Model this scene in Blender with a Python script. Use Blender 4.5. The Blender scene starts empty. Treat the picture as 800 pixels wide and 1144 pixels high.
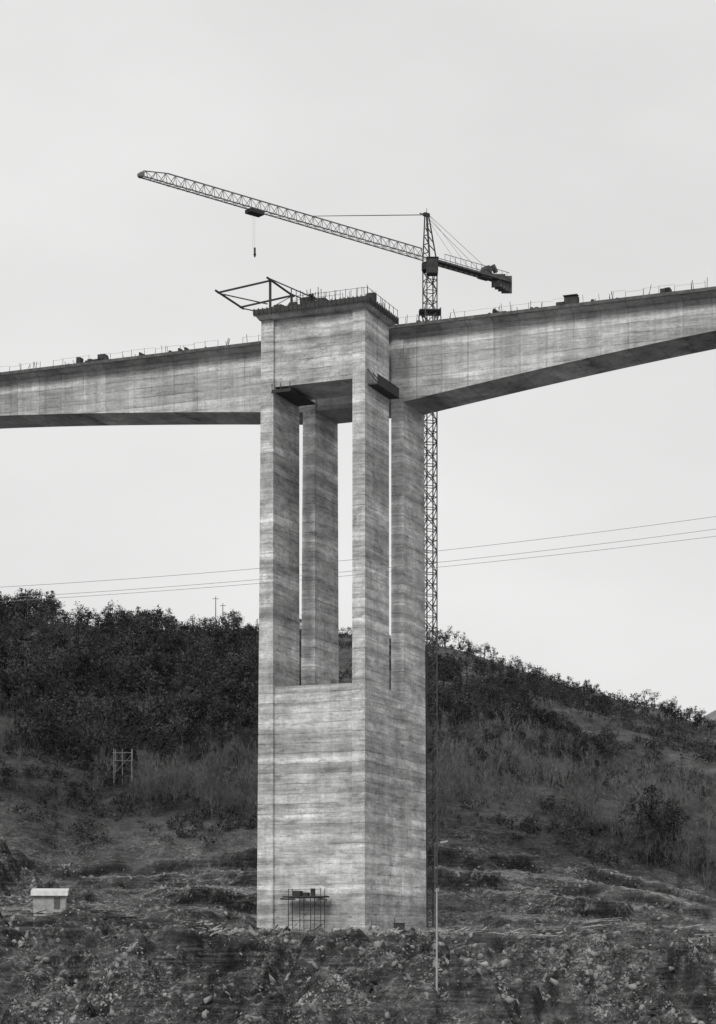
import bpy, math, random
import numpy as np
from mathutils import Vector, Matrix
random.seed(7); rng=np.random.default_rng(11)
S=bpy.context.scene
C=bpy.data.collections.new("scene_objects"); S.collection.children.link(C)

# ---------------------------------------------------------------- node helper
class N:
    def __init__(s,nt): s.nt=nt; s.l=nt.links
    def new(s,t,**k):
        n=s.nt.nodes.new(t)
        for a,b in k.items(): setattr(n,a,b)
        return n
    def put(s,sock,v):
        if isinstance(v,(int,float)): sock.default_value=v
        elif isinstance(v,tuple): sock.default_value=v
        else: s.l.new(v,sock)
    def m(s,op,a,b=0.0,c=None,clamp=False):
        n=s.new('ShaderNodeMath',operation=op); n.use_clamp=clamp
        s.put(n.inputs[0],a); s.put(n.inputs[1],b)
        if c is not None: s.put(n.inputs[2],c)
        return n.outputs[0]
    def noise(s,vec,scale,detail=4,rough=.55,sc=(1,1,1),dist=0):
        mp=s.new('ShaderNodeMapping'); s.l.new(vec,mp.inputs[0]); mp.inputs['Scale'].default_value=sc
        n=s.new('ShaderNodeTexNoise'); s.l.new(mp.outputs[0],n.inputs['Vector'])
        n.inputs['Scale'].default_value=scale; n.inputs['Detail'].default_value=detail
        n.inputs['Roughness'].default_value=rough; n.inputs['Distortion'].default_value=dist
        return n.outputs['Fac']
    def rng(s,v,a,b,c,d):
        n=s.new('ShaderNodeMapRange'); n.clamp=True
        s.put(n.inputs[0],v)
        for i,x in enumerate((a,b,c,d)): s.put(n.inputs[i+1],x)
        return n.outputs[0]
def newmat(name):
    m=bpy.data.materials.new(name); m.use_nodes=True
    nt=m.node_tree; b=nt.nodes['Principled BSDF']; h=N(nt)
    b.inputs['Specular IOR Level'].default_value=.1; b.inputs['Roughness'].default_value=.95
    return m,h,b
def setgrey(h,b,v):
    c=h.new('ShaderNodeCombineColor'); 
    for i in range(3): h.l.new(v,c.inputs[i])
    h.l.new(c.outputs[0],b.inputs['Base Color'])
def bump(h,b,v,st,dist):
    n=h.new('ShaderNodeBump'); n.inputs['Strength'].default_value=st; n.inputs['Distance'].default_value=dist
    h.l.new(v,n.inputs['Height']); h.l.new(n.outputs[0],b.inputs['Normal'])
def concrete(name,base,joints=False,dirt=1.0):
    m,h,b=newmat(name)
    tc=h.new('ShaderNodeTexCoord').outputs['Object']
    sp=h.new('ShaderNodeSeparateXYZ'); h.l.new(tc,sp.inputs[0])
    band=h.noise(tc,1.0,6,.6,(.06,.06,.75))
    band2=h.noise(tc,1.0,5,.7,(.30,.30,2.8))
    blot=h.noise(tc,.10,5,.6,(1,1,.8))
    patch=h.noise(tc,.40,6,.72,(.8,.8,1.5))
    fine=h.noise(tc,2.4,6,.75)
    strk=h.noise(tc,1.0,5,.65,(.9,.9,.045))
    k=.6 if joints else 1.0
    def amp(lo,hi): return (1+(lo-1)*k,1+(hi-1)*k)
    v=h.rng(band,.34,.66,*amp(.60,1.26))
    v=h.m('MULTIPLY',v,h.rng(band2,.32,.68,.78,1.17))
    v=h.m('MULTIPLY',v,h.rng(blot,.36,.64,*amp(.76,1.12)))
    v=h.m('MULTIPLY',v,h.rng(patch,.36,.64,*amp(.70,1.16)))
    v=h.m('MULTIPLY',v,h.rng(fine,.25,.75,.72,1.28))
    v=h.m('MULTIPLY',v,h.rng(strk,.34,.56,.86 if not joints else .80,1.03))
    zz=h.m('ADD',sp.outputs[2],h.m('MULTIPLY',h.noise(tc,.3,2),.35))
    fr=h.m('FRACT',h.m('DIVIDE',zz,1.3))
    amt=h.rng(h.noise(tc,.35,3,.6,(1,1,.4)),.35,.6,.95,.50)
    ln=h.rng(h.m('ABSOLUTE',h.m('SUBTRACT',fr,.5)),.0,.08,amt,1.0)
    v=h.m('MULTIPLY',v,ln)
    wn=h.new('ShaderNodeTexWhiteNoise',noise_dimensions='1D')
    h.l.new(h.m('FLOOR',h.m('ADD',h.m('DIVIDE',zz,1.3),.5)),wn.inputs['W'])
    v=h.m('MULTIPLY',v,h.rng(wn.outputs[0],0,1,.78,1.18))
    wn=h.new('ShaderNodeTexWhiteNoise',noise_dimensions='1D')
    h.l.new(h.m('FLOOR',h.m('ADD',h.m('DIVIDE',zz,5.2),.5)),wn.inputs['W'])
    v=h.m('MULTIPLY',v,h.rng(wn.outputs[0],0,1,.84,1.12))
    if joints:
        fx=h.m('FRACT',h.m('DIVIDE',sp.outputs[0],3.6))
        ja=h.rng(h.noise(tc,.25,2,.6),.38,.6,.92,.62)
        v=h.m('MULTIPLY',v,h.rng(h.m('ABSOLUTE',h.m('SUBTRACT',fx,.5)),.0,.035,ja,1.0))
        w2=h.new('ShaderNodeTexWhiteNoise',noise_dimensions='1D')
        h.l.new(h.m('FLOOR',h.m('ADD',h.m('DIVIDE',sp.outputs[0],3.6),.5)),w2.inputs['W'])
        v=h.m('MULTIPLY',v,h.rng(w2.outputs[0],0,1,.82,1.10))
    spot=h.noise(tc,.7,6,.8,(.6,.6,1.7))
    v=h.m('MULTIPLY',v,h.rng(spot,.55,.68,1.0,1-.5*dirt))
    v=h.m('MULTIPLY',v,h.rng(h.m('ADD',sp.outputs[2],h.m('MULTIPLY',fine,3)),3,6.5,.75,1.0))
    v=h.m('MULTIPLY',v,base)
    setgrey(h,b,v)
    bump(h,b,h.m('ADD',fine,band2),.6,.1)
    return m
def plain(name,g,var=.25,scale=1.5,rough=.8):
    m,h,b=newmat(name); tc=h.new('ShaderNodeTexCoord').outputs['Object']
    v=h.m('MULTIPLY',h.rng(h.noise(tc,scale,4,.6),.3,.7,1-var,1+var),g)
    setgrey(h,b,v); b.inputs['Roughness'].default_value=rough
    return m
M_con=concrete("board_marked_concrete",.70)
M_deck=concrete("deck_concrete",.62,True,.6)
M_form=plain("dark_formwork_timber",.07)
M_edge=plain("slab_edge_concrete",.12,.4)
M_steel=plain("site_steel",.06,.3)
M_mast=plain("crane_steel",.11,.3)
M_steel2=plain("crane_jib_paint",.17,.3)
M_wire=plain("wire",.25,.1)
M_wood=plain("weathered_timber",.22,.35)
M_white=plain("whitewashed_render",.66,.15)
M_wall=plain("rough_render",.36,.3)
M_pole=plain("galvanised_pole",.42,.15)
M_lumber=plain("sawn_lumber",.42,.5,.9)
M_ballast=plain("concrete_ballast",.10,.3)
M_rock=plain("rock",.22,.95,.3)
M_door=plain("shed_door",.12)

# ---------------------------------------------------------------- mesh helper
class MB:
    def __init__(s): s.v=[]; s.f=[]
    def hexa(s,b,t,z0,z1):
        o=len(s.v)
        for (x0,x1,y0,y1),z in ((b,z0),(t,z1)):
            s.v+= [(x0,y0,z),(x1,y0,z),(x1,y1,z),(x0,y1,z)]
        s.f+=[tuple(o+i for i in q) for q in ((3,2,1,0),(4,5,6,7),(0,1,5,4),(1,2,6,5),(2,3,7,6),(3,0,4,7))]
    def box(s,x0,x1,y0,y1,z0,z1): s.hexa((x0,x1,y0,y1),(x0,x1,y0,y1),z0,z1)
    def beam(s,a,b,w,h=None):
        a=Vector(a);b=Vector(b);d=b-a
        if d.length<1e-6: return
        h=h or w; d.normalize()
        up=Vector((0,0,1)) if abs(d.z)<.95 else Vector((0,1,0))
        r=d.cross(up).normalized(); u=r.cross(d).normalized(); o=len(s.v)
        for p in (a,b):
            for i,j in ((-1,-1),(1,-1),(1,1),(-1,1)):
                s.v.append(tuple(p+r*i*w/2+u*j*h/2))
        s.f+=[tuple(o+i for i in q) for q in ((3,2,1,0),(4,5,6,7),(0,1,5,4),(1,2,6,5),(2,3,7,6),(3,0,4,7))]
    def cyl(s,a,b,r0,r1,n=8):
        a=Vector(a);b=Vector(b);d=(b-a).normalized()
        up=Vector((0,0,1)) if abs(d.z)<.95 else Vector((0,1,0))
        r=d.cross(up).normalized(); u=r.cross(d).normalized(); o=len(s.v)
        for p,R in ((a,r0),(b,r1)):
            for i in range(n):
                t=2*math.pi*i/n; s.v.append(tuple(p+r*R*math.cos(t)+u*R*math.sin(t)))
        for i in range(n):
            j=(i+1)%n; s.f.append((o+i,o+j,o+n+j,o+n+i))
        s.f.append(tuple(o+i for i in range(n))[::-1]); s.f.append(tuple(o+n+i for i in range(n)))
    def obj(s,name,mat,parent=None,bevel=0):
        me=bpy.data.meshes.new(name); me.from_pydata(s.v,[],s.f); me.materials.append(mat); me.update()
        ob=bpy.data.objects.new(name,me); C.objects.link(ob)
        if parent: ob.parent=parent
        if bevel:
            md=ob.modifiers.new("b",'BEVEL'); md.width=bevel; md.segments=1
        return ob
def empty(name,loc=(0,0,0),rz=0):
    e=bpy.data.objects.new(name,None); e.location=loc; e.rotation_euler=(0,0,rz); e.empty_display_size=.5
    C.objects.link(e); return e
def tri_obj(name,V,F,mat,parent=None):
    me=bpy.data.meshes.new(name); V=np.asarray(V,dtype=np.float32); F=np.asarray(F,dtype=np.int32)
    me.vertices.add(len(V)); me.vertices.foreach_set('co',V.ravel())
    k=F.shape[1]
    me.loops.add(F.size); me.loops.foreach_set('vertex_index',F.ravel())
    me.polygons.add(len(F)); me.polygons.foreach_set('loop_start',np.arange(0,F.size,k,dtype=np.int32))
    me.polygons.foreach_set('loop_total',np.full(len(F),k,dtype=np.int32))
    me.materials.append(mat); me.update(calc_edges=True)
    ob=bpy.data.objects.new(name,me); C.objects.link(ob)
    if parent: ob.parent=parent
    return ob

# ---------------------------------------------------------------- noise + terrain
def vn(x,y,s):
    xi=np.floor(x);yi=np.floor(y);fx=x-xi;fy=y-yi
    fx=fx*fx*(3-2*fx);fy=fy*fy*(3-2*fy)
    def hh(a,b):
        t=np.sin(a*127.1+b*311.7+s*74.7)*43758.5453
        return t-np.floor(t)
    return (hh(xi,yi)*(1-fx)+hh(xi+1,yi)*fx)*(1-fy)+(hh(xi,yi+1)*(1-fx)+hh(xi+1,yi+1)*fx)*fy
def fbm(x,y,o,s):
    r=0;a=.5;t=0
    for i in range(o):
        c_,s_=math.cos(i*1.1),math.sin(i*1.1)
        r=r+a*vn((x*c_-y*s_)*2**i+i*17.3,(x*s_+y*c_)*2**i-i*9.1,s+i); t+=a; a*=.52
    return r/t-.5
def sm(t): t=np.clip(t,0,1); return t*t*(3-2*t)
RX=(np.array([-1200,-400,0,100,200,300,400,490,560,640,740,800,1000,1600])-400)/2350*560
RY=(1060-np.array([655,672,692,698,704,704,706,719,740,770,797,816,850,900]))*560/2350
BX=[-300,-100,-50,-15,15,50,100,300]; BZ=[12,7,4.6,2.2,1.9,.4,-1,-5]
TX=[-300,-75,-57,-46,-36,-25,13,35,58,90,300]; TZ=[24,20,17,13.5,14,15.5,17,14.5,7.5,4,0]
def terr(X,Y):
    X=np.asarray(X,float);Y=np.asarray(Y,float)
    zb=np.interp(X,BX,BZ); zt=np.interp(X,TX,TZ); zr=np.interp(X,RX,RY)
    Y0=262.3+7.0*fbm(X/11,X*0,4,3)*(1-.8*np.exp(-(X/11)**2))
    zn=np.interp(Y,[-400,-30,5,60,140],[30,0,-1.9,-17,-49])
    fs=zb-(Y0-Y)*.42
    # broken scarp along the front lip of the working platform
    lip=sm((fbm(X/9,X*0+4,3,51)+.12)/.15)*(1-.8*np.exp(-(X/14)**2))
    fs=fs-2.0*lip*sm((Y0-Y)/1.6)*sm((Y-240)/14)
    front=np.where(Y<140,zn,np.maximum(fs,-51+0*X))
    jag=fbm(X/8,Y/9,4,9)*11
    cuts=(([-80,-30,0,20,45,70],[310,300,303,300,289,285],.22,60),
          ([-80,-40,-10,15,40,70],[324,314,314,312,305,294],.28,61),
          ([-80,-50,-20,10,35,70],[334,330,326,323,320,310],.22,62),
          ([-80,-20,15,40,70],[342,338,336,333,324],.28,63))
    acc=0;tot=0
    for xs_,ys_,sh,sd_ in cuts:
        yc=np.interp(X,xs_,ys_)+jag+fbm(X/17,X*0+sd_,2,sd_)*10
        str_=sm((fbm(X/12,Y/60,2,sd_+7)+.13)/.16)
        wd=1.7+7*(1-str_)
        acc=acc+sh*np.clip((Y-yc)/wd,0,1)**.8; tot+=sh
    slope=np.clip((Y-296)/46,0,1)
    s2=.86*acc/tot+.14*slope
    bench=zb+(zt-zb)*s2
    h=np.clip((Y-342)/218,0,1)
    hill=zt+(zr-zt)*(h**.92)
    back=zr-14*sm((Y-575)/120)-(Y-560)*.03
    bl=sm((Y-338)/14)
    z=np.where(Y<Y0,front,np.where(Y<560,bench*(1-bl)+hill*bl,back))
    far=190*np.exp(-((X-325)**2/(2*150**2)+(Y-1500)**2/(2*260**2)))
    z=np.where(Y>700,np.maximum(z*np.clip(1-(Y-700)/1500,0.2,1),far),z)
    big=sm((Y-345)/60)*(1-sm((Y-640)/300)*.6)
    z=z+big*(fbm(X/60,Y/60,4,21)*12*(1-.7*sm((Y-470)/80))+fbm(X/9,Y/9,3,22)*1.8)
    for (hx,hy,a,sx,sy) in ((-54,300,8,11,12),(-41,287,2.0,6,5),(-63,280,6,8,8),(-24,290,2.4,7,4),(33,284,2.0,9,4),(22,281,1.4,5,3),(52,278,2.2,9,4),(-33,262,1.6,6,3),(38,262,1.6,7,3),(-22,260,1.0,3,2.5),(24,260,1.2,4,2.5)):
        z=z+a*np.exp(-((X-hx)/sx)**2-((Y-hy)/sy)**2)*(1+1.6*fbm(X/3,Y/3,3,40))
    fr_=sm((Y0-Y)/4)*sm((Y-80)/40)
    ridg=np.abs(fbm(X/8+Y*.07,Y/40,3,31))+.7*np.abs(fbm(X/3.2-Y*.06,Y/14,3,33))
    clod=np.abs(fbm(X/1.9,Y/1.9,3,35))
    z=z+fr_*(fbm(X/13,Y/11,4,23)*8-ridg*8.5+2.8+fbm(X/3,Y/3,4,24)*2.4-clod*2.4)
    mid=sm((Y-Y0+1)/3)*(1-sm((Y-345)/30))
    pad=sm((np.hypot((X+3)/1.3,Y-279)-17)/8)
    z=z+mid*(.12+.88*pad)*(fbm(X/8,Y/8,4,25)*1.8+fbm(X/2.2,Y/2.2,4,26)*1.0-np.abs(fbm(X/2.6,Y/2.6,3,28))*1.2)
    return z
def T(x,y): return float(terr(np.array([x]),np.array([y]))[0])
def axis(segs):
    out=[]
    for a,b,d in segs: out.append(np.arange(a,b,d))
    return np.concatenate(out+[np.array([segs[-1][1]])])
ax=axis([(-3000,-600,200),(-600,-160,12),(-160,-72,2),(-72,76,.36),(76,180,2),(180,700,12),(700,3000,200)])
ay=axis([(-400,140,20),(140,232,3),(232,356,.38),(356,600,1.7),(600,900,15),(900,2200,50),(2200,5000,400)])
GX,GY=np.meshgrid(ax,ay); GZ=terr(GX,GY)
nx,ny=len(ax),len(ay)
I=np.arange(nx*ny).reshape(ny,nx)
F=np.stack([I[:-1,:-1],I[:-1,1:],I[1:,1:],I[1:,:-1]],-1).reshape(-1,4)
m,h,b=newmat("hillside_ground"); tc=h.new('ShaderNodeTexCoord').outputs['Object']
sp=h.new('ShaderNodeSeparateXYZ'); h.l.new(tc,sp.inputs[0])
geo=h.new('ShaderNodeNewGeometry'); gn=h.new('ShaderNodeSeparateXYZ'); h.l.new(geo.outputs['Normal'],gn.inputs[0])
a1=h.noise(tc,.045,5,.65); a2=h.noise(tc,.35,6,.72); a3=h.noise(tc,2.4,5,.75)
v=h.rng(a1,.34,.66,.035,.115)
v=h.m('MULTIPLY',v,h.rng(a2,.3,.7,.40,1.6))
v=h.m('MULTIPLY',v,h.rng(a3,.3,.7,.45,1.6))
site=h.rng(sp.outputs[1],330,360,1,.08)
clus=h.rng(h.noise(tc,.12,4,.6,(1,.6,1)),.42,.60,.10,1)
stone=h.m('MULTIPLY',h.m('MULTIPLY',h.rng(h.noise(tc,1.2,6,.85,(1,1,1)),.52,.62,0,.32),site),clus)
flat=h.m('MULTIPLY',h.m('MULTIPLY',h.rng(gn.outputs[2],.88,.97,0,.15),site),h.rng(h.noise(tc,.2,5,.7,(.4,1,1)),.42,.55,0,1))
strata=h.m('MULTIPLY',h.m('MULTIPLY',h.rng(h.noise(tc,1.0,4,.6,(.12,.12,2.2)),.48,.62,0,.08),site),h.rng(gn.outputs[2],.9,.7,0,1))
v=h.m('ADD',v,h.m('ADD',h.m('ADD',stone,flat),strata))
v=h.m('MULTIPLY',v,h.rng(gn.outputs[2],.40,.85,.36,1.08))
v=h.m('ADD',v,h.rng(sp.outputs[1],380,600,0,.015))  # aerial haze painted into the ground colour, paler with distance
v=h.m('ADD',v,h.rng(sp.outputs[1],800,1500,0,.12))  # far hill lightened further, again haze put into the colour
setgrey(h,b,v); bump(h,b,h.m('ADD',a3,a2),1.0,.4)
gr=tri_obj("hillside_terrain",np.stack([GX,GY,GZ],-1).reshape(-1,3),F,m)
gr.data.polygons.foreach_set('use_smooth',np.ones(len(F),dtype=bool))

# ---------------------------------------------------------------- bridge (local frame : x along deck, y across)
ang=-math.radians(22.2); ORG=(0.9,267,0)
def frame(name): return empty(name,ORG,ang)
pier=frame("bridge_pier")
BOT=-6; TOPL=81.75
mb=MB()
for (ya,yb,ba,bb) in ((0,8.3,-.25,8.35),(13.55,21.4,13.5,22.3)):
    mb.hexa((-1.72,.06,ba,bb),(-1.72,0,ya,yb),BOT,TOPL)
    mb.hexa((-15.1,-12.78,ba,bb),(-14.5,-12.78,ya,yb),BOT,TOPL)
mb.obj("legs",M_con,pier)
mb=MB(); mb.box(-14.3,-.13,.42,20.8,BOT+.5,33.9)
mb.obj("base_infill_walls",M_con,pier)
mb=MB(); mb.box(-12.74,-1.76,.45,8.1,72.7,81.6)
mb.obj("pier_head_segment",M_con,pier)
mb=MB(); mb.hexa((-14.7,.2,-.3,8.7),(-15.0,.7,-1.0,9.4),81.35,81.85)
mb.obj("pier_head_slab",M_con,pier)
mb=MB(); mb.box(-15.15,.85,-1.2,9.6,81.852,82.5)
for i in range(27):
    x=-15.0+i*.6; mb.box(x,x+.12,-1.32,-1.205,81.6,82.6)
for i in range(18):
    y=-1.1+i*.61; mb.box(.855,.97,y,y+.12,81.6,82.6)
mb.obj("edge_formwork",M_form,pier)
mb=MB()
mb.box(.1,1.5,.6,8.2,71.7,71.85)
for y in (.8,2.7,4.6,6.5,8.1):
    mb.beam((.02,y,73.8),(1.4,y,71.9),.12); mb.beam((1.42,y,71.8),(1.42,y,73.0),.08)
mb.beam((1.42,.6,73),(1.42,8.2,73),.08); mb.beam((1.42,.6,72.4),(1.42,8.2,72.4),.08)
mb.box(1.43,1.47,.6,8.2,71.85,72.9)
mb.box(-12.7,-10.2,-.5,7.6,71.9,72.1)
mb.box(-12.7,-10.0,-.9,-.6,71.6,71.75)
for x in (-12.6,-11.4,-10.1): mb.beam((x,-.8,71.7),(x,-.8,72.8),.08)
mb.obj("hanging_platforms",M_form,pier)
mb=MB()
for i in range(22):
    x=-14.8+i*.74; 
    if i>7: mb.beam((x,-1.1,82.5),(x,-1.1,83.7+random.uniform(-.2,.3)),.05)
mb.beam((-9.6,-1.1,83.6),(.7,-1.1,83.6),.04); mb.beam((-9.6,-1.1,83.1),(-3,-1.1,83.1),.035)
for i in range(8):
    y=-1+i*1.5; mb.beam((.75,y,82.5),(.75,y,83.7),.055)
mb.beam((.75,-1.1,83.6),(.75,9.5,83.6),.045)
for i in range(16):
    x=random.uniform(-9,0); y=random.uniform(0,8); mb.box(x,x+random.uniform(.4,1.8),y,y+.8,82.5,82.6+random.uniform(.3,1.1))
for i in range(45):
    x=random.uniform(-5,.3); y=random.uniform(.2,8.3); mb.beam((x,y,82.5),(x+random.uniform(-.2,.2),y,83.9+random.uniform(-.4,.6)),.05)
mb.obj("guard_rails_and_rebar",M_steel,pier)
mb=MB(); mb.box(-1.5,2.0,-1.6,-.3,0,2.9); mb.box(-4,-2.2,-1.1,-.26,0,2.6)
mb.obj("footing_blocks",M_con,pier,.08)

deck=frame("viaduct_deck")
def depth(x):
    if x>0: return 4+5.7*max(0,1-x/55)**1.3
    if x<-14.5:
        t=-14.5-x; return 5+4.7*max(0,1-t/60)**1.3
    return 9.7
DT=82.45
xs=sorted(set([0,-14.5]+[i*3.6*.5 for i in range(1,56)]+[-14.5-i*1.8 for i in range(1,62)]))
mb=MB(); prof=[]
for x in xs:
    d=depth(x)
    prof.append([(12.0,0),(22.5,0),(22.5,-.35),(21.25,-.75),(21.25,-d),(13.75,-d),(13.75,-.75),(12.4,-.35)])
for x,p in zip(xs,prof): mb.v+=[(x,a,DT+c) for a,c in p]
for i in range(len(xs)-1):
    for k in range(8):
        k2=(k+1)%8; mb.f.append((i*8+k2,i*8+k,(i+1)*8+k,(i+1)*8+k2))
mb.f.append(tuple(range(8))); o=(len(xs)-1)*8; mb.f.append(tuple(o+i for i in range(7,-1,-1)))
mb.obj("box_girder",M_deck,deck)
mb=MB()
x0,x1=xs[0],xs[-1]
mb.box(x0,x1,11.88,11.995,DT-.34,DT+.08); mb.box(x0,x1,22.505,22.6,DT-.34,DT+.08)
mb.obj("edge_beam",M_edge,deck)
mb=MB(); x=x0
while x<x1:
    hh=random.uniform(.8,1.15)
    if random.random()<.86: mb.beam((x,12.1,DT),(x+random.uniform(-.06,.06),12.1,DT+hh),.045)
    nx_=x+1.9+random.uniform(-.5,.5)
    if random.random()<.8: mb.beam((x,12.1,DT+hh*.95),(nx_,12.1,DT+hh*.93),.02)
    x=nx_
mb.obj("guard_rail",M_mast,deck)
mb=MB()
def pile(xc,n,w,hh,sp_=3):
    for i in range(n):
        x=xc+random.gauss(0,sp_*.6); ww=random.uniform(.15,1)*w; z1=DT+.15+random.random()**2*hh
        mb.hexa((x,x+ww,12.8,13.8),(x+.1*random.random(),x+ww*random.uniform(.5,1),12.8,13.8),DT,z1)
for a in ((-47,9,2.2,1.1,2.2),(-39.5,6,1.4,1.1,1.0),(-57,3,1.2,.8,1),(-28,3,1.0,.8,2),(-33,4,1.6,.7,2),(22,3,2.0,.9,.9),(27,4,1.6,.8,2),(35,6,1.5,.9,1.2),(18,5,1.2,.6,2),(13,6,1.4,.8,1.5),(7,4,1.2,.8,1),(3,5,1,1.1,1.4)): pile(*a)
for i in range(60):
    x=random.uniform(-60,45); mb.beam((x,random.uniform(12.5,14),DT),(x+random.uniform(-.3,.3),13,DT+random.uniform(.6,1.7)),.055)
mb.box(22.4,24.1,12.8,14,DT,DT+1.4); mb.beam((22.3,13,DT+1.45),(24.2,13,DT+1.45),.9,.08)
mb.obj("stacked_materials",M_steel,deck)

# ---------------------------------------------------------------- form traveller
tr=frame("form_traveller"); mb=MB(); Z=82.5
for y in (.8,7.6):
    mb.beam((-13.6,y,Z),(-13.6,y,Z+4.4),.26)
    mb.beam((-21.2,y,Z+3.5),(-13.4,y,Z+4.2),.2)
    mb.beam((-21.0,y,Z+3.4),(-14.0,y,Z+1.2),.14)
    mb.beam((-13.6,y,Z+4.4),(-7.6,y,Z+1.3),.15)
    mb.beam((-15,y,Z+.4),(-6.5,y,Z+.4),.3)
    mb.beam((-7.6,y,Z+.4),(-7.6,y,Z+1.8),.25)
    mb.beam((-10.6,y,Z+.5),(-10.6,y,Z+2.9),.1)
for x,z in ((-21,3.5),(-13.6,4.3),(-7.6,1.4)):
    mb.beam((x,-.2,Z+z),(x,8.4,Z+z),.2)
mb.beam((-13.6,.8,Z+.6),(-13.6,7.6,Z+4.1),.08)
mb.obj("truss_frame",M_steel,tr)
mb=MB(); mb.box(-9.6,-8.0,1.2,2.6,Z+.6,Z+1.6); mb.box(-7.2,-6.0,1.0,2.4,Z,Z+1.2); mb.cyl((-11.2,1.6,Z+.9),(-10.2,1.6,Z+.9),.4,.4,10)
mb.box(-13.3,-12.2,1.2,2.2,Z,Z+1.1)
for i in range(9): mb.beam((-9.8+i*.5,.6,Z+.3),(-9.8+i*.5+random.uniform(-.2,.2),.6,Z+1.7+random.random()*1.0),.07)
mb.obj("hydraulic_jacks",M_form,tr)

# ---------------------------------------------------------------- scaffold on pier foot
sc=frame("scaffold_platform"); mb=MB()
for x in (-9.9,-8.3,-6.8,-5.4):
    for y in (-1.7,-.4): mb.beam((x,y,-2),(x,y,7.7 if x in(-9.9,-5.4) else 6.7),.075)
for z in (3.6,6.5):
    for y in (-1.7,-.4): mb.beam((-9.9,y,z),(-5.4,y,z),.055)
    for x in (-9.9,-5.4): mb.beam((x,-1.7,z),(x,-.4,z),.055)
mb.beam((-9.9,-1.7,2),(-5.4,-1.7,6.5),.05)
mb.beam((-9.9,-1.7,7.6),(-5.4,-1.7,7.6),.055)
mb.box(-10.6,-4.8,-2.0,-.3,6.55,6.75); mb.box(-9.3,-8.3,-1.7,-.7,6.75,7.4); mb.cyl((-6.7,-1.2,6.75),(-6.7,-1.2,7.7),.32,.32,10); mb.box(-8,-7.3,-1.5,-.8,6.75,7.2)
mb.beam((-10.9,-1.9,6.4),(-8.9,-1.9,6.3),.2); mb.beam((-5.6,-1.9,6.4),(-4.5,-1.9,6.2),.2)
mb.obj("tubes_and_deck",M_steel,sc)

# ---------------------------------------------------------------- tower crane
cr=empty("tower_crane"); mb=MB(); cx,cy=9.95,291.0; g0=T(cx,cy)
def mast(mb,cx,cy,z0,z1,w,step,ch,dg,ang=.35):
    c,s=math.cos(ang),math.sin(ang)
    P=[(cx+(i*c-j*s)*w/2,cy+(i*s+j*c)*w/2) for i,j in ((-1,-1),(1,-1),(1,1),(-1,1))]
    for p in P: mb.beam((*p,z0),(*p,z1),ch)
    z=z0;k=0
    while z<z1-.01:
        zt=min(z+step,z1)
        for i in range(4):
            a,b_=P[i],P[(i+1)%4]
            mb.beam((*a,z),(*b_,z),dg)
            if (k+i)%2: mb.beam((*a,z),(*b_,zt),dg)
            else: mb.beam((*b_,z),(*a,zt),dg)
        z=zt;k+=1
mast(mb,cx,cy,g0-1,94,1.5,1.5,.17,.09)
mast(mb,cx,cy,83.5,88.5,2.3,2.5,.12,.1)
for k in range(3): mb.box(cx-1.5,cx+1.5,cy-1.5,cy+1.5,83.6+k*2.2,83.7+k*2.2)
mb.obj("mast",M_mast,cr)
mb=MB(); mb.box(cx-1.5,cx+1.5,cy-1.5,cy+1.5,g0-2,g0+1); mb.obj("foundation",M_con,cr)
d=Vector((-.763,-.647,0)).normalized(); nrm=Vector((-d.y,d.x,0)); J=Vector((cx,cy,95.2)); up=Vector((0,0,1))
mb=MB()
mb.cyl((cx,cy,93.8),(cx,cy,94.8),1.15,1.15,14)
apex=J+up*6.2+d*.6
for i in (-1,1):
    for k in (-.7,.7): mb.beam(J+nrm*i*.7+d*k-up*.5,apex+nrm*i*.15+d*k*.3,.18)
    for t in (.2,.4,.6,.8):
        a=(J+nrm*i*.7-d*.7).lerp(apex,t);b_=(J+nrm*i*.7+d*.7).lerp(apex,t+.12 if t<.8 else t); mb.beam(a,b_,.1)
for t in (.15,.35,.55,.75,.9):
    a=(J+nrm*.7+d*.7).lerp(apex,t);b_=(J-nrm*.7+d*.7).lerp(apex,t); mb.beam(a,b_,.1)
mb.beam(apex-d*.4,apex+d*.5,.45); mb.beam(apex,apex+d*1.3-up*.1,.12); mb.beam(apex,apex+up*.9,.07)
mb.obj("tower_head",M_steel,cr)
mb=MB(); q=J-up*1.6+nrm*1.5+d*.9
mb.box(q.x-.75,q.x+.75,q.y-.75,q.y+.75,q.z-.9,q.z+1.2); mb.box(q.x-.85,q.x+.85,q.y-.85,q.y+.85,q.z+1.2,q.z+1.35)
mb.obj("operator_cab",M_steel,cr,.08)
mb=MB(); L=48.2; n=32; st=L/n
def jp(s_,k):
    tp=1.0 if s_<L-4 else 1-(s_-(L-4))/4*.45
    rise=s_*.004
    if k==0: return J+d*s_+nrm*.6*tp+up*rise
    if k==1: return J+d*s_-nrm*.6*tp+up*rise
    return J+d*(s_+.0)+up*(1.35*tp+rise)
mb.beam(jp(0.8,0),jp(L,0),.12); mb.beam(jp(.8,1),jp(L,1),.12); mb.beam(jp(1.5,2),jp(L-4,2),.13); mb.beam(jp(L-4,2),jp(L-.4,2),.11)
for i in range(n):
    s0=.8+i*(L-.8)/n; s1=.8+(i+1)*(L-.8)/n; sm_=(s0+s1)/2
    for k in (0,1):
        mb.beam(jp(s0,k),jp(sm_,2),.06); mb.beam(jp(sm_,2),jp(s1,k),.06)
    mb.beam(jp(s0,0),jp(s0,1),.06); mb.beam(jp(s0,0),jp(s1,1),.05)
mb.beam(jp(L,0),jp(L,1),.2); mb.beam(jp(L-.4,2),jp(L,0),.12); mb.cyl(jp(L,0)+up*.2,jp(L,1)+up*.2,.35,.35,10)
mb.obj("jib",M_steel2,cr)
mb=MB(); CL=15
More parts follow.
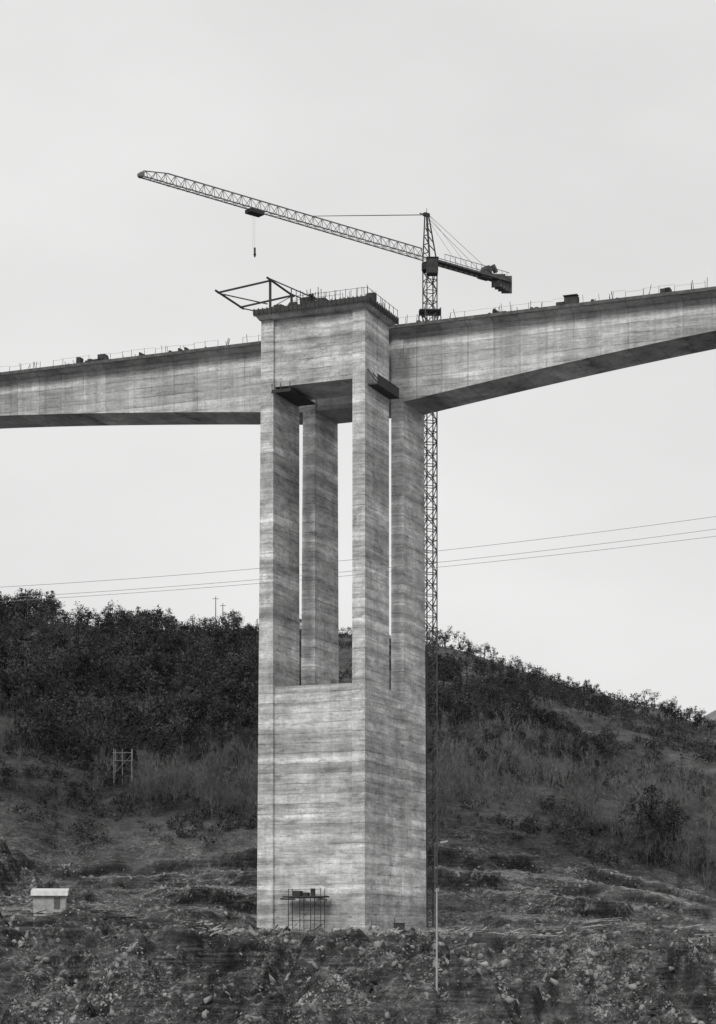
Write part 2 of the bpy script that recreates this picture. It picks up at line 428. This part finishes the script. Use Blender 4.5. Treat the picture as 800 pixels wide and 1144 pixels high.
for i in (-1,1):
    mb.beam(J+nrm*i*.75,J-d*CL+nrm*i*.75,.24); mb.beam(J+nrm*i*.9-d*2+up*1.1,J-d*(CL-.5)+nrm*i*.9+up*1.1,.06)
    for k in range(2,15,1): mb.beam(J+nrm*i*.9-d*k,J-d*k+nrm*i*.9+up*1.1,.06)
for k in range(0,15): mb.beam(J+nrm*.75-d*k,J-nrm*.75-d*(k+1),.1); mb.beam(J+nrm*.75-d*k,J-nrm*.75-d*k,.1)
mb.beam(J-d*1.5+up*.05,J-d*(CL-.3)+up*.05,.9,.06)
mb.obj("counter_jib",M_mast,cr)
mb=MB()
for k in range(4): 
    p=J-d*(CL-.2-k*.65); mb.beam(p-up*(1.5-.15*k),p+up*(.9-.2*(k%2)),1.5,.45)
mb.beam(J-d*(CL-3.6)+up*.1,J-d*(CL-5.4)+up*.1,1.3,.9)
mb.cyl(J-d*(CL-4.2)+nrm*.6+up*.9,J-d*(CL-4.2)-nrm*.6+up*.9,.6,.6,12)
mb.beam(J-d*(CL-2.3)+up*1,J-d*(CL-3)+up*1.9,.5)
mb.obj("counterweight_and_winch",M_ballast,cr)
mb=MB()
for i in (-1,1):
    mb.beam(apex+nrm*i*.15,jp(21,2)+nrm*i*.05,.045)
    mb.beam(apex+nrm*i*.3,J-d*(CL-3)+nrm*i*.75,.035)
    mb.beam(apex+nrm*i*.3,J-d*(CL-8)+nrm*i*.75,.025)
tp=J+d*30.5-up*.1
mb.beam(tp,Vector((tp.x,tp.y,90.2)),.018); mb.beam(tp+d*.3,Vector((tp.x,tp.y,90.2))+d*.3,.018)
mb.obj("pendant_ropes",M_steel,cr)
mb=MB(); mb.beam(tp-d*1.1-up*.15,tp+d*1.1-up*.15,1.3,.45); mb.beam(Vector((tp.x,tp.y,89.6)),Vector((tp.x,tp.y,90.4)),.25)
mb.cyl((tp.x,tp.y,89.2),(tp.x,tp.y,89.6),.08,.2,8)
mb.obj("trolley_and_hook",M_steel,cr)

# ---------------------------------------------------------------- power lines
mb=MB(); Yw=200
for pts in (((0,656),(475,617),(800,577)),((0,668),(434,634),(800,591)),((0,672),(434,639),(800,599))):
    cf=np.polyfit([p[0] for p in pts],[p[1] for p in pts],2)
    P=[]
    for x in np.linspace(-1400,2200,90):
        P.append(((x-400)/2350*Yw,Yw,(1060-np.polyval(cf,x))/2350*Yw))
    for a,b_ in zip(P[:-1],P[1:]): mb.beam(a,b_,.034)
    Yw+=2.5
mb.obj("power_lines",M_wire)

# ---------------------------------------------------------------- small things
def at(px,Y): return (px-400)/2350*Y
Y=277;x=at(56,Y);z=5.2
sh=empty("storage_shed",(x,Y,z),.08)
mb=MB(); mb.box(-2.1,2.1,-1.4,1.4,-5,1.75); mb.obj("walls",M_wall,sh)
mb=MB(); o=0
mb.v+=[(-2.4,-1.9,1.75),(2.4,-1.9,1.75),(2.4,1.7,2.35),(-2.4,1.7,2.35),(-2.4,-1.75,2.4),(2.4,-1.75,2.4),(2.4,1.7,2.8),(-2.4,1.7,2.8)]
mb.f+=[(3,2,1,0),(4,5,6,7),(0,1,5,4),(1,2,6,5),(2,3,7,6),(3,0,4,7)]
mb.obj("roof",M_white,sh)
mb=MB(); mb.box(.6,1.4,-1.43,-1.402,0,1.5); mb.obj("door",M_door,sh)
Y=243;x=at(488,Y);z=T(x,Y)
up_=empty("utility_pole",(x,Y,z)); mb=MB(); mb.cyl((0,0,-1),(0,0,7-z),.13,.08); mb.beam((-.25,0,6.7-z),(.25,0,6.7-z),.1); mb.cyl((.2,0,6.7-z),(.2,0,7.0-z),.06,.06); mb.obj("shaft",M_pole,up_)
Y=262.5;x=at(486,Y)
sl=empty("street_lamp",(x,Y,T(x,Y))); z=13-T(x,Y); mb=MB(); mb.cyl((0,0,-1),(0,0,z),.1,.06); mb.beam((0,0,z),(1.1,-.2,z+.35),.07); mb.beam((0,0,z),(-.7,.1,z-.15),.06); mb.obj("shaft",M_mast,sl)
mb=MB(); mb.beam((.7,-.12,z+.25),(1.6,-.26,z+.42),.4,.18); mb.obj("lamp_head",M_pole,sl)
for (px,Y,hh) in ((241,556,9.5),(249,560,7),(215,557,4.5)):
    x=at(px,Y); e=empty("utility_pole",(x,Y,T(x,Y))); mb=MB(); mb.cyl((0,0,-1),(0,0,hh),.18,.1); mb.beam((-.8,0,hh-.6),(.8,0,hh-.6),.14); mb.obj("pole_shaft",M_wood,e)
LY=384;LX=at(137,LY); z=T(LX,LY)
e=empty("timber_lookout",(LX,LY,z)); mb=MB()
for a,b_ in ((-1.6,0),(0,.2),(1.6,0),(-1.6,1.5),(1.6,1.5)): mb.beam((a,b_,-2),(a+random.uniform(-.15,.15),b_,6.6),.13)
mb.beam((-1.8,0,5.9),(1.8,0,5.9),.11); mb.beam((-1.6,0,2),(1.6,0,5.5),.07); mb.box(-1.7,1.7,0.1,1.5,4.4,4.5)
mb.obj("posts",M_wood,e)
def debris(name,px,Y,n,sx,sy,ln,mat,aa=.5):
    x=at(px,Y); e=empty(name,(x,Y,0)); mb=MB()
    for i in range(n):
        dx,dy=random.gauss(0,sx),random.gauss(0,sy); z=T(x+dx,Y+dy)+random.uniform(.0,.4); a=random.gauss(0,aa); l=random.uniform(.3,1)*ln
        mb.beam((dx-l/2*math.cos(a),dy-l/2*math.sin(a),z),(dx+l/2*math.cos(a),dy+l/2*math.sin(a),z+random.gauss(0,.3)),random.uniform(.08,.3),random.uniform(.05,.15))
    mb.obj("planks",mat,e)
debris("timber_pile",232,261,70,1.6,1.0,1.7,M_lumber,1.2)
debris("timber_pile",105,265,60,4,2,4,M_steel)
debris("timber_pile",170,266,60,4,1.5,5,M_form,.2)
debris("timber_pile",445,263,25,1.5,1,1.6,M_lumber,1)
debris("timber_pile",560,270,50,7,3,3,M_lumber,.3)
debris("timber_pile",700,276,40,6,3,5,M_wood,.3)
debris("timber_pile",660,296,40,9,3,6,M_lumber,.3)
debris("timber_pile",640,264,40,9,1.5,6,M_form,.15)
debris("timber_pile",310,262,40,4,.8,1.5,M_steel,1.0)
x=at(446,264); e=empty("tool_crate",(x,264.2,T(x,264.2))); mb=MB(); mb.box(-.7,.7,-.5,.5,0,1.2); mb.box(-.8,.8,-.6,.6,1.2,1.3); mb.beam((-.6,-.55,0),(-.6,-.55,1.9),.08); mb.beam((.6,-.55,0),(.6,-.55,1.9),.08); mb.obj("crate_body",M_form,e)

# ---------------------------------------------------------------- vegetation / rocks, batched
def tribeam(a,b,r0,r1):
    a=np.array(a,float);b=np.array(b,float);d=b-a;d/=np.linalg.norm(d)+1e-9
    u=np.cross(d,[0,0,1] if abs(d[2])<.9 else [0,1,0]);u/=np.linalg.norm(u);w=np.cross(d,u)
    V=[]
    for p,r in ((a,r0),(b,r1)):
        for t in (0,2.094,4.189): V.append(p+r*(u*math.cos(t)+w*math.sin(t)))
    F=[]
    for i in range(3):
        j=(i+1)%3; F+=[(i,j,3+j),(i,3+j,3+i)]
    return np.array(V),np.array(F)
def join(parts):
    Vs=[];Fs=[];o=0
    for V,F in parts: Vs.append(V);Fs.append(F+o);o+=len(V)
    return np.concatenate(Vs),np.concatenate(Fs)
def leaves(r,centers,rad,n,size,flat=1.0):
    k=len(centers); idx=r.integers(0,k,n)
    dirs=r.normal(size=(n,3)); dirs/=np.linalg.norm(dirs,axis=1)[:,None]
    c=centers[idx]+dirs*(rad[idx]*r.uniform(.35,1.05,n))[:,None]*np.array([1,1,flat])
    t=r.normal(size=(n,3,3))*size*r.uniform(.5,1.1,(n,1,1))
    return (c[:,None,:]+t).reshape(-1,3), np.arange(n*3).reshape(n,3)
def broad(seed,n=420,hh=8,lf=.024,lo=.32,wid=.27):
    r=np.random.default_rng(seed); parts=[]
    parts.append(tribeam((0,0,-.8),(r.normal()*.2,r.normal()*.2,hh*.75),.16,.05))
    k=14; th=r.uniform(0,6.28,k); rr=np.sqrt(r.uniform(0,1,k))*hh*wid; zz=r.uniform(hh*lo,hh*.9,k)
    rr*=1.15-((zz/hh-.5)**2)*2.2
    c=np.stack([rr*np.cos(th),rr*np.sin(th),zz],1); rad=r.uniform(.08,.15,k)*hh
    for i in range(0,k,2): parts.append(tribeam((0,0,zz[i]*.6),c[i],.06,.03))
    parts.append(leaves(r,c,rad,n,lf*hh)); return join(parts)
def pine(seed,n=380,hh=7):
    r=np.random.default_rng(seed); parts=[tribeam((0,0,-1),(r.normal()*.15,r.normal()*.15,hh),.15,.04)]
    c=[];rad=[]; lv=7
    for i in range(lv):
        z=hh*(.22+.75*i/(lv-1)); R=hh*.25*(1.05-i/(lv))
        for j in range(5):
            t=r.uniform(0,6.28); q=R*r.uniform(.4,1.1); p=(q*math.cos(t),q*math.sin(t),z-q*.12+r.normal()*.1)
            c.append(p); rad.append(hh*r.uniform(.05,.09)); parts.append(tribeam((0,0,z-.05*hh),p,.05,.02))
    parts.append(leaves(r,np.array(c),np.array(rad),n,.021*hh,.6)); return join(parts)
def bare(seed,hh=7,wd=.045):
    r=np.random.default_rng(seed); parts=[]
    def br(p,dv,l,w,dep):
        q=p+dv*l; parts.append(tribeam(p,q,w,w*.6))
        if dep==0: return
        for k in range(3 if dep>1 else 4):
            s=r.uniform(.35,1); nd=dv+r.normal(size=3)*.42+np.array([0,0,.22]); nd/=np.linalg.norm(nd)
            br(p+dv*l*s,nd,l*r.uniform(.45,.7),max(w*.55,.02),dep-1)
    for k in range(r.integers(1,4)):
        dv=np.array([r.normal()*.18,r.normal()*.18,1]);dv/=np.linalg.norm(dv)
        br(np.array([r.normal()*.3,r.normal()*.3,-.4]),dv,hh*.48,wd*r.uniform(1,1.8),2 if k else 3)
    return join(parts)
def bush(seed):
    r=np.random.default_rng(seed); k=6; c=np.stack([r.normal(0,.45,k),r.normal(0,.45,k),r.uniform(.1,.8,k)],1)
    return leaves(r,c,np.full(k,.38),80,.11)
def tuft(seed):
    r=np.random.default_rng(seed); V=[]
    for i in range(9):
        b_=np.array([r.normal()*.15,r.normal()*.15,-.05]); t=b_+np.array([r.normal()*.22,r.normal()*.22,r.uniform(.5,1)]); s=r.normal(size=3)*.03
        V+=[b_-s,b_+s,t]
    return np.array(V),np.arange(27).reshape(9,3)
phi=(1+5**.5)/2
ico=np.array([(-1,phi,0),(1,phi,0),(-1,-phi,0),(1,-phi,0),(0,-1,phi),(0,1,phi),(0,-1,-phi),(0,1,-phi),(phi,0,-1),(phi,0,1),(-phi,0,-1),(-phi,0,1)])/1.9
icoF=np.array([(0,11,5),(0,5,1),(0,1,7),(0,7,10),(0,10,11),(1,5,9),(5,11,4),(11,10,2),(10,7,6),(7,1,8),(3,9,4),(3,4,2),(3,2,6),(3,6,8),(3,8,9),(4,9,5),(2,4,11),(6,2,10),(8,6,7),(9,8,1)])
def rock(seed):
    r=np.random.default_rng(seed); V=ico*r.uniform(.35,1.2,(12,1))*np.array([1.1,r.uniform(.6,1),r.uniform(.4,.8)])
    a=r.uniform(0,.8); c,s=math.cos(a),math.sin(a)
    return np.stack([V[:,0]*c-V[:,2]*s,V[:,1],V[:,0]*s+V[:,2]*c],1),icoF
def batch(name,tmps,X,Y,sc,mat,sink=0,zs=None):
    Z=terr(X,Y)-sink; Vs=[];Fs=[];o=0
    for i in range(len(X)):
        V,F=tmps[i%len(tmps)]; a=rng.uniform(0,6.28);c,s=math.cos(a),math.sin(a)
        W=V*sc[i]; 
        if zs is not None: W=W*np.array([1,1,zs[i]])
        W=np.stack([W[:,0]*c-W[:,1]*s+X[i],W[:,0]*s+W[:,1]*c+Y[i],W[:,2]+Z[i]],1)
        Vs.append(W);Fs.append(F+o);o+=len(V)
    return tri_obj(name,np.concatenate(Vs),np.concatenate(Fs),mat)
def leafmat(name,lo,hi,scale=.18,haze=.0):
    m,h,b=newmat(name); tc=h.new('ShaderNodeTexCoord').outputs['Object']
    v=h.rng(h.noise(tc,scale,3,.6),.35,.65,lo,hi); v=h.m('MULTIPLY',v,h.rng(h.noise(tc,1.4,2,.6),.3,.7,.5,1.5))
    setgrey(h,b,v); return m
ML=leafmat("evergreen_foliage",.020,.085,.13); MBa=leafmat("bare_branches",.10,.22); MS=leafmat("scrub_leaves",.025,.105); MG=leafmat("dry_grass",.08,.22,.4)
ML2=leafmat("dark_conifer_foliage",.02,.06)
def scatter(n,x0,x1,y0,y1,fn):
    X=[];Y=[]
    while len(X)<n:
        y=rng.uniform(y0,y1,4000); x=rng.uniform(x0,x1,4000)*y
        k=fn(x,y)>rng.uniform(0,1,4000); X+=list(x[k]);Y+=list(y[k])
    return np.array(X[:n]),np.array(Y[:n])
bt=[broad(i) for i in range(5)]+[broad(20+i,380,8,.024,.45,.22) for i in range(2)]+[pine(50+i) for i in range(2)]
X,Y=scatter(1250,-.24,-.03,386,590,lambda x,y: (.12+sm((fbm(x/24,y/24,3,77)+.14)/.2))*(1-.85*sm((x/y+.105)/.02)*sm((y-505)/30))*(np.hypot(x-LX,(y-LY)/2)>4))
sc_=rng.uniform(.5,1.35,len(X))*(1-.4*sm((Y-530)/30)*sm((X/Y+.15)/.05))
batch("woodland",bt,X,Y,sc_,ML)
X,Y=scatter(700,-.03,.26,385,562,lambda x,y: sm((fbm(x/22,y/22,3,78)+.04)/.12)*(1-.7*sm((x/y-.09)/.03)*sm((480-y)/30)))
batch("hillside_trees",bt,X,Y,rng.uniform(.25,.8,len(X)),ML)
X,Y=scatter(380,.03,.12,415,500,lambda x,y: sm((fbm(x/16,y/16,3,90)+.07)/.12))
batch("hillside_trees",bt,X,Y,rng.uniform(.4,.9,len(X)),ML)
cg=[broad(82+i,650,9,.02,.12,.24) for i in range(3)]
X,Y=scatter(12,.128,.150,354,376,lambda x,y:1+0*x)
batch("conifer_grove",cg,X,Y,rng.uniform(.7,1.1,len(X)),ML2)
X,Y=scatter(9,.160,.18,350,372,lambda x,y:1+0*x)
batch("conifer_grove",cg,X,Y,rng.uniform(.4,.8,len(X)),ML2)
brs=[bare(i) for i in range(8)]
X,Y=scatter(430,-.19,-.04,352,402,lambda x,y: sm((fbm(x/18,y/18,3,79)+.08)/.15)*((np.hypot(x-LX,(y-LY+4)/2.5)>3.5)))
batch("bare_thicket",brs,X,Y,rng.uniform(.5,1.15,len(X)),MBa)
X,Y=scatter(740,.03,.19,346,430,lambda x,y: sm((fbm(x/18,y/18,3,80)+.12)/.15)*(1-.7*sm((y-385)/40)))
batch("bare_thicket",brs,X,Y,rng.uniform(.5,1.15,len(X)),MBa)
X,Y=scatter(150,-.19,.19,236,300,lambda x,y: sm((fbm(x/8,y/8,3,180)-.02)/.12)*(np.hypot(x+3,y-279)>18))
batch("bare_thicket",brs[:3],X,Y,rng.uniform(.12,.28,len(X)),leafmat("dead_brush",.05,.14))
bs=[bush(i) for i in range(6)]
X,Y=scatter(5000,-.24,.26,346,570,lambda x,y: .1+sm((fbm(x/12,y/12,3,81)+.03)/.18))
batch("scrub",bs,X,Y,rng.uniform(.6,2.2,len(X)),MS)
X,Y=scatter(260,-.2,.2,236,262,lambda x,y: sm((fbm(x/7,y/7,3,82)-.06)/.1))
batch("scrub",bs,X,Y,rng.uniform(.2,.7,len(X)),MS)
tf=[tuft(i) for i in range(6)]
X,Y=scatter(2500,-.19,.19,234,345,lambda x,y: .05+sm((fbm(x/5,y/5,3,83)-.04)/.12))
batch("dry_grass",tf,X,Y,rng.uniform(.3,.7,len(X)),MG)
rk=[rock(i) for i in range(12)]
X,Y=scatter(15000,-.19,.19,234,300,lambda x,y: (.06+sm((fbm(x/5+y*.03,y/14,4,84)-.01)/.09))*(1-.65*sm((y-266)/10)))
batch("rubble_rocks",rk,X,Y,.05+rng.exponential(.11,len(X)),M_rock,0)
X,Y=scatter(420,-.19,.19,240,300,lambda x,y: sm((fbm(x/9,y/9,3,184)-.0)/.1)*(np.hypot(x+3,y-279)>18))
batch("rubble_rocks",rk,X,Y,rng.uniform(.3,.9,len(X)),M_rock,.1)
X,Y=scatter(3000,-.19,.19,296,345,lambda x,y: .05+sm((fbm(x/9,y/3,3,85)-.02)/.12))
batch("rubble_rocks",rk,X,Y,.08+rng.exponential(.14,len(X)),M_rock,0)
X=rng.uniform(-19,14,450);Y=262.2+rng.normal(0,1.0,450)
batch("rubble_rocks",rk,X,Y,.10+rng.exponential(.2,450),plain("broken_concrete",.26,.6),0)
for i,(px,hh,wd) in enumerate(((182,6,.24),(278,3,.3),(497,3.4,.3),(523,4.8,.3),(541,4.4,.34),(549,4.0,.4),(590,3.6,.28),(635,3.6,.3),(656,3.2,.3),(709,4.2,.32),(720,5.2,.36),(731,4.4,.36),(748,2.8,.4),(160,6,.3),(120,6,.24),(60,7,.3))):
    Y=553+i%3*3; x=at(px,Y); V,F=broad(200+i,330,hh,.03,.4,wd)
    t=tri_obj("pine_tree",V,F,ML2); t.location=(x,Y,T(x,Y)+.1); t.rotation_euler=(0,0,i*1.3)

# ---------------------------------------------------------------- world, sun, camera
w=bpy.data.worlds.new("World"); S.world=w; w.use_nodes=True; nt=w.node_tree; h=N(nt)
bg=nt.nodes['Background']; bg.inputs['Strength'].default_value=.1
sky=h.new('ShaderNodeTexSky',sky_type='NISHITA'); sky.sun_disc=False
sky.sun_elevation=math.radians(39); sky.sun_rotation=math.radians(200)
bw=h.new('ShaderNodeRGBToBW'); h.l.new(sky.outputs[0],bw.inputs[0])
tc=h.new('ShaderNodeTexCoord').outputs['Generated']
cl=h.rng(h.noise(tc,3.2,5,.5,(1,1,2.5)),.3,.7,.92,1.06)
v=h.m('ADD',h.m('MULTIPLY',h.m('MINIMUM',bw.outputs[0],12.0),.10),7.5)
v=h.m('MULTIPLY',v,cl)
cc=h.new('ShaderNodeCombineColor')
for i,k in enumerate((1.0,1.0,.995)): h.l.new(h.m('MULTIPLY',v,k),cc.inputs[i])
h.l.new(cc.outputs[0],bg.inputs['Color'])
sd=bpy.data.lights.new("sun",'SUN'); sd.energy=1.45; sd.angle=math.radians(12); sd.color=(1,.99,.97)
so=bpy.data.objects.new("sun",sd); C.objects.link(so)
so.rotation_euler=Vector((.28,.72,-.63)).to_track_quat('-Z','Y').to_euler()
cd=bpy.data.cameras.new("camera"); cd.lens=2350/1144*36; cd.sensor_width=36; cd.sensor_fit='AUTO'
cd.shift_y=(1060-572)/1144; cd.clip_end=9000; cd.clip_start=.5
co=bpy.data.objects.new("camera",cd); C.objects.link(co); co.location=(0,0,0); co.rotation_euler=(math.pi/2,0,0)
S.camera=co
S.view_settings.view_transform='Standard'; S.view_settings.look='None'; S.view_settings.exposure=0
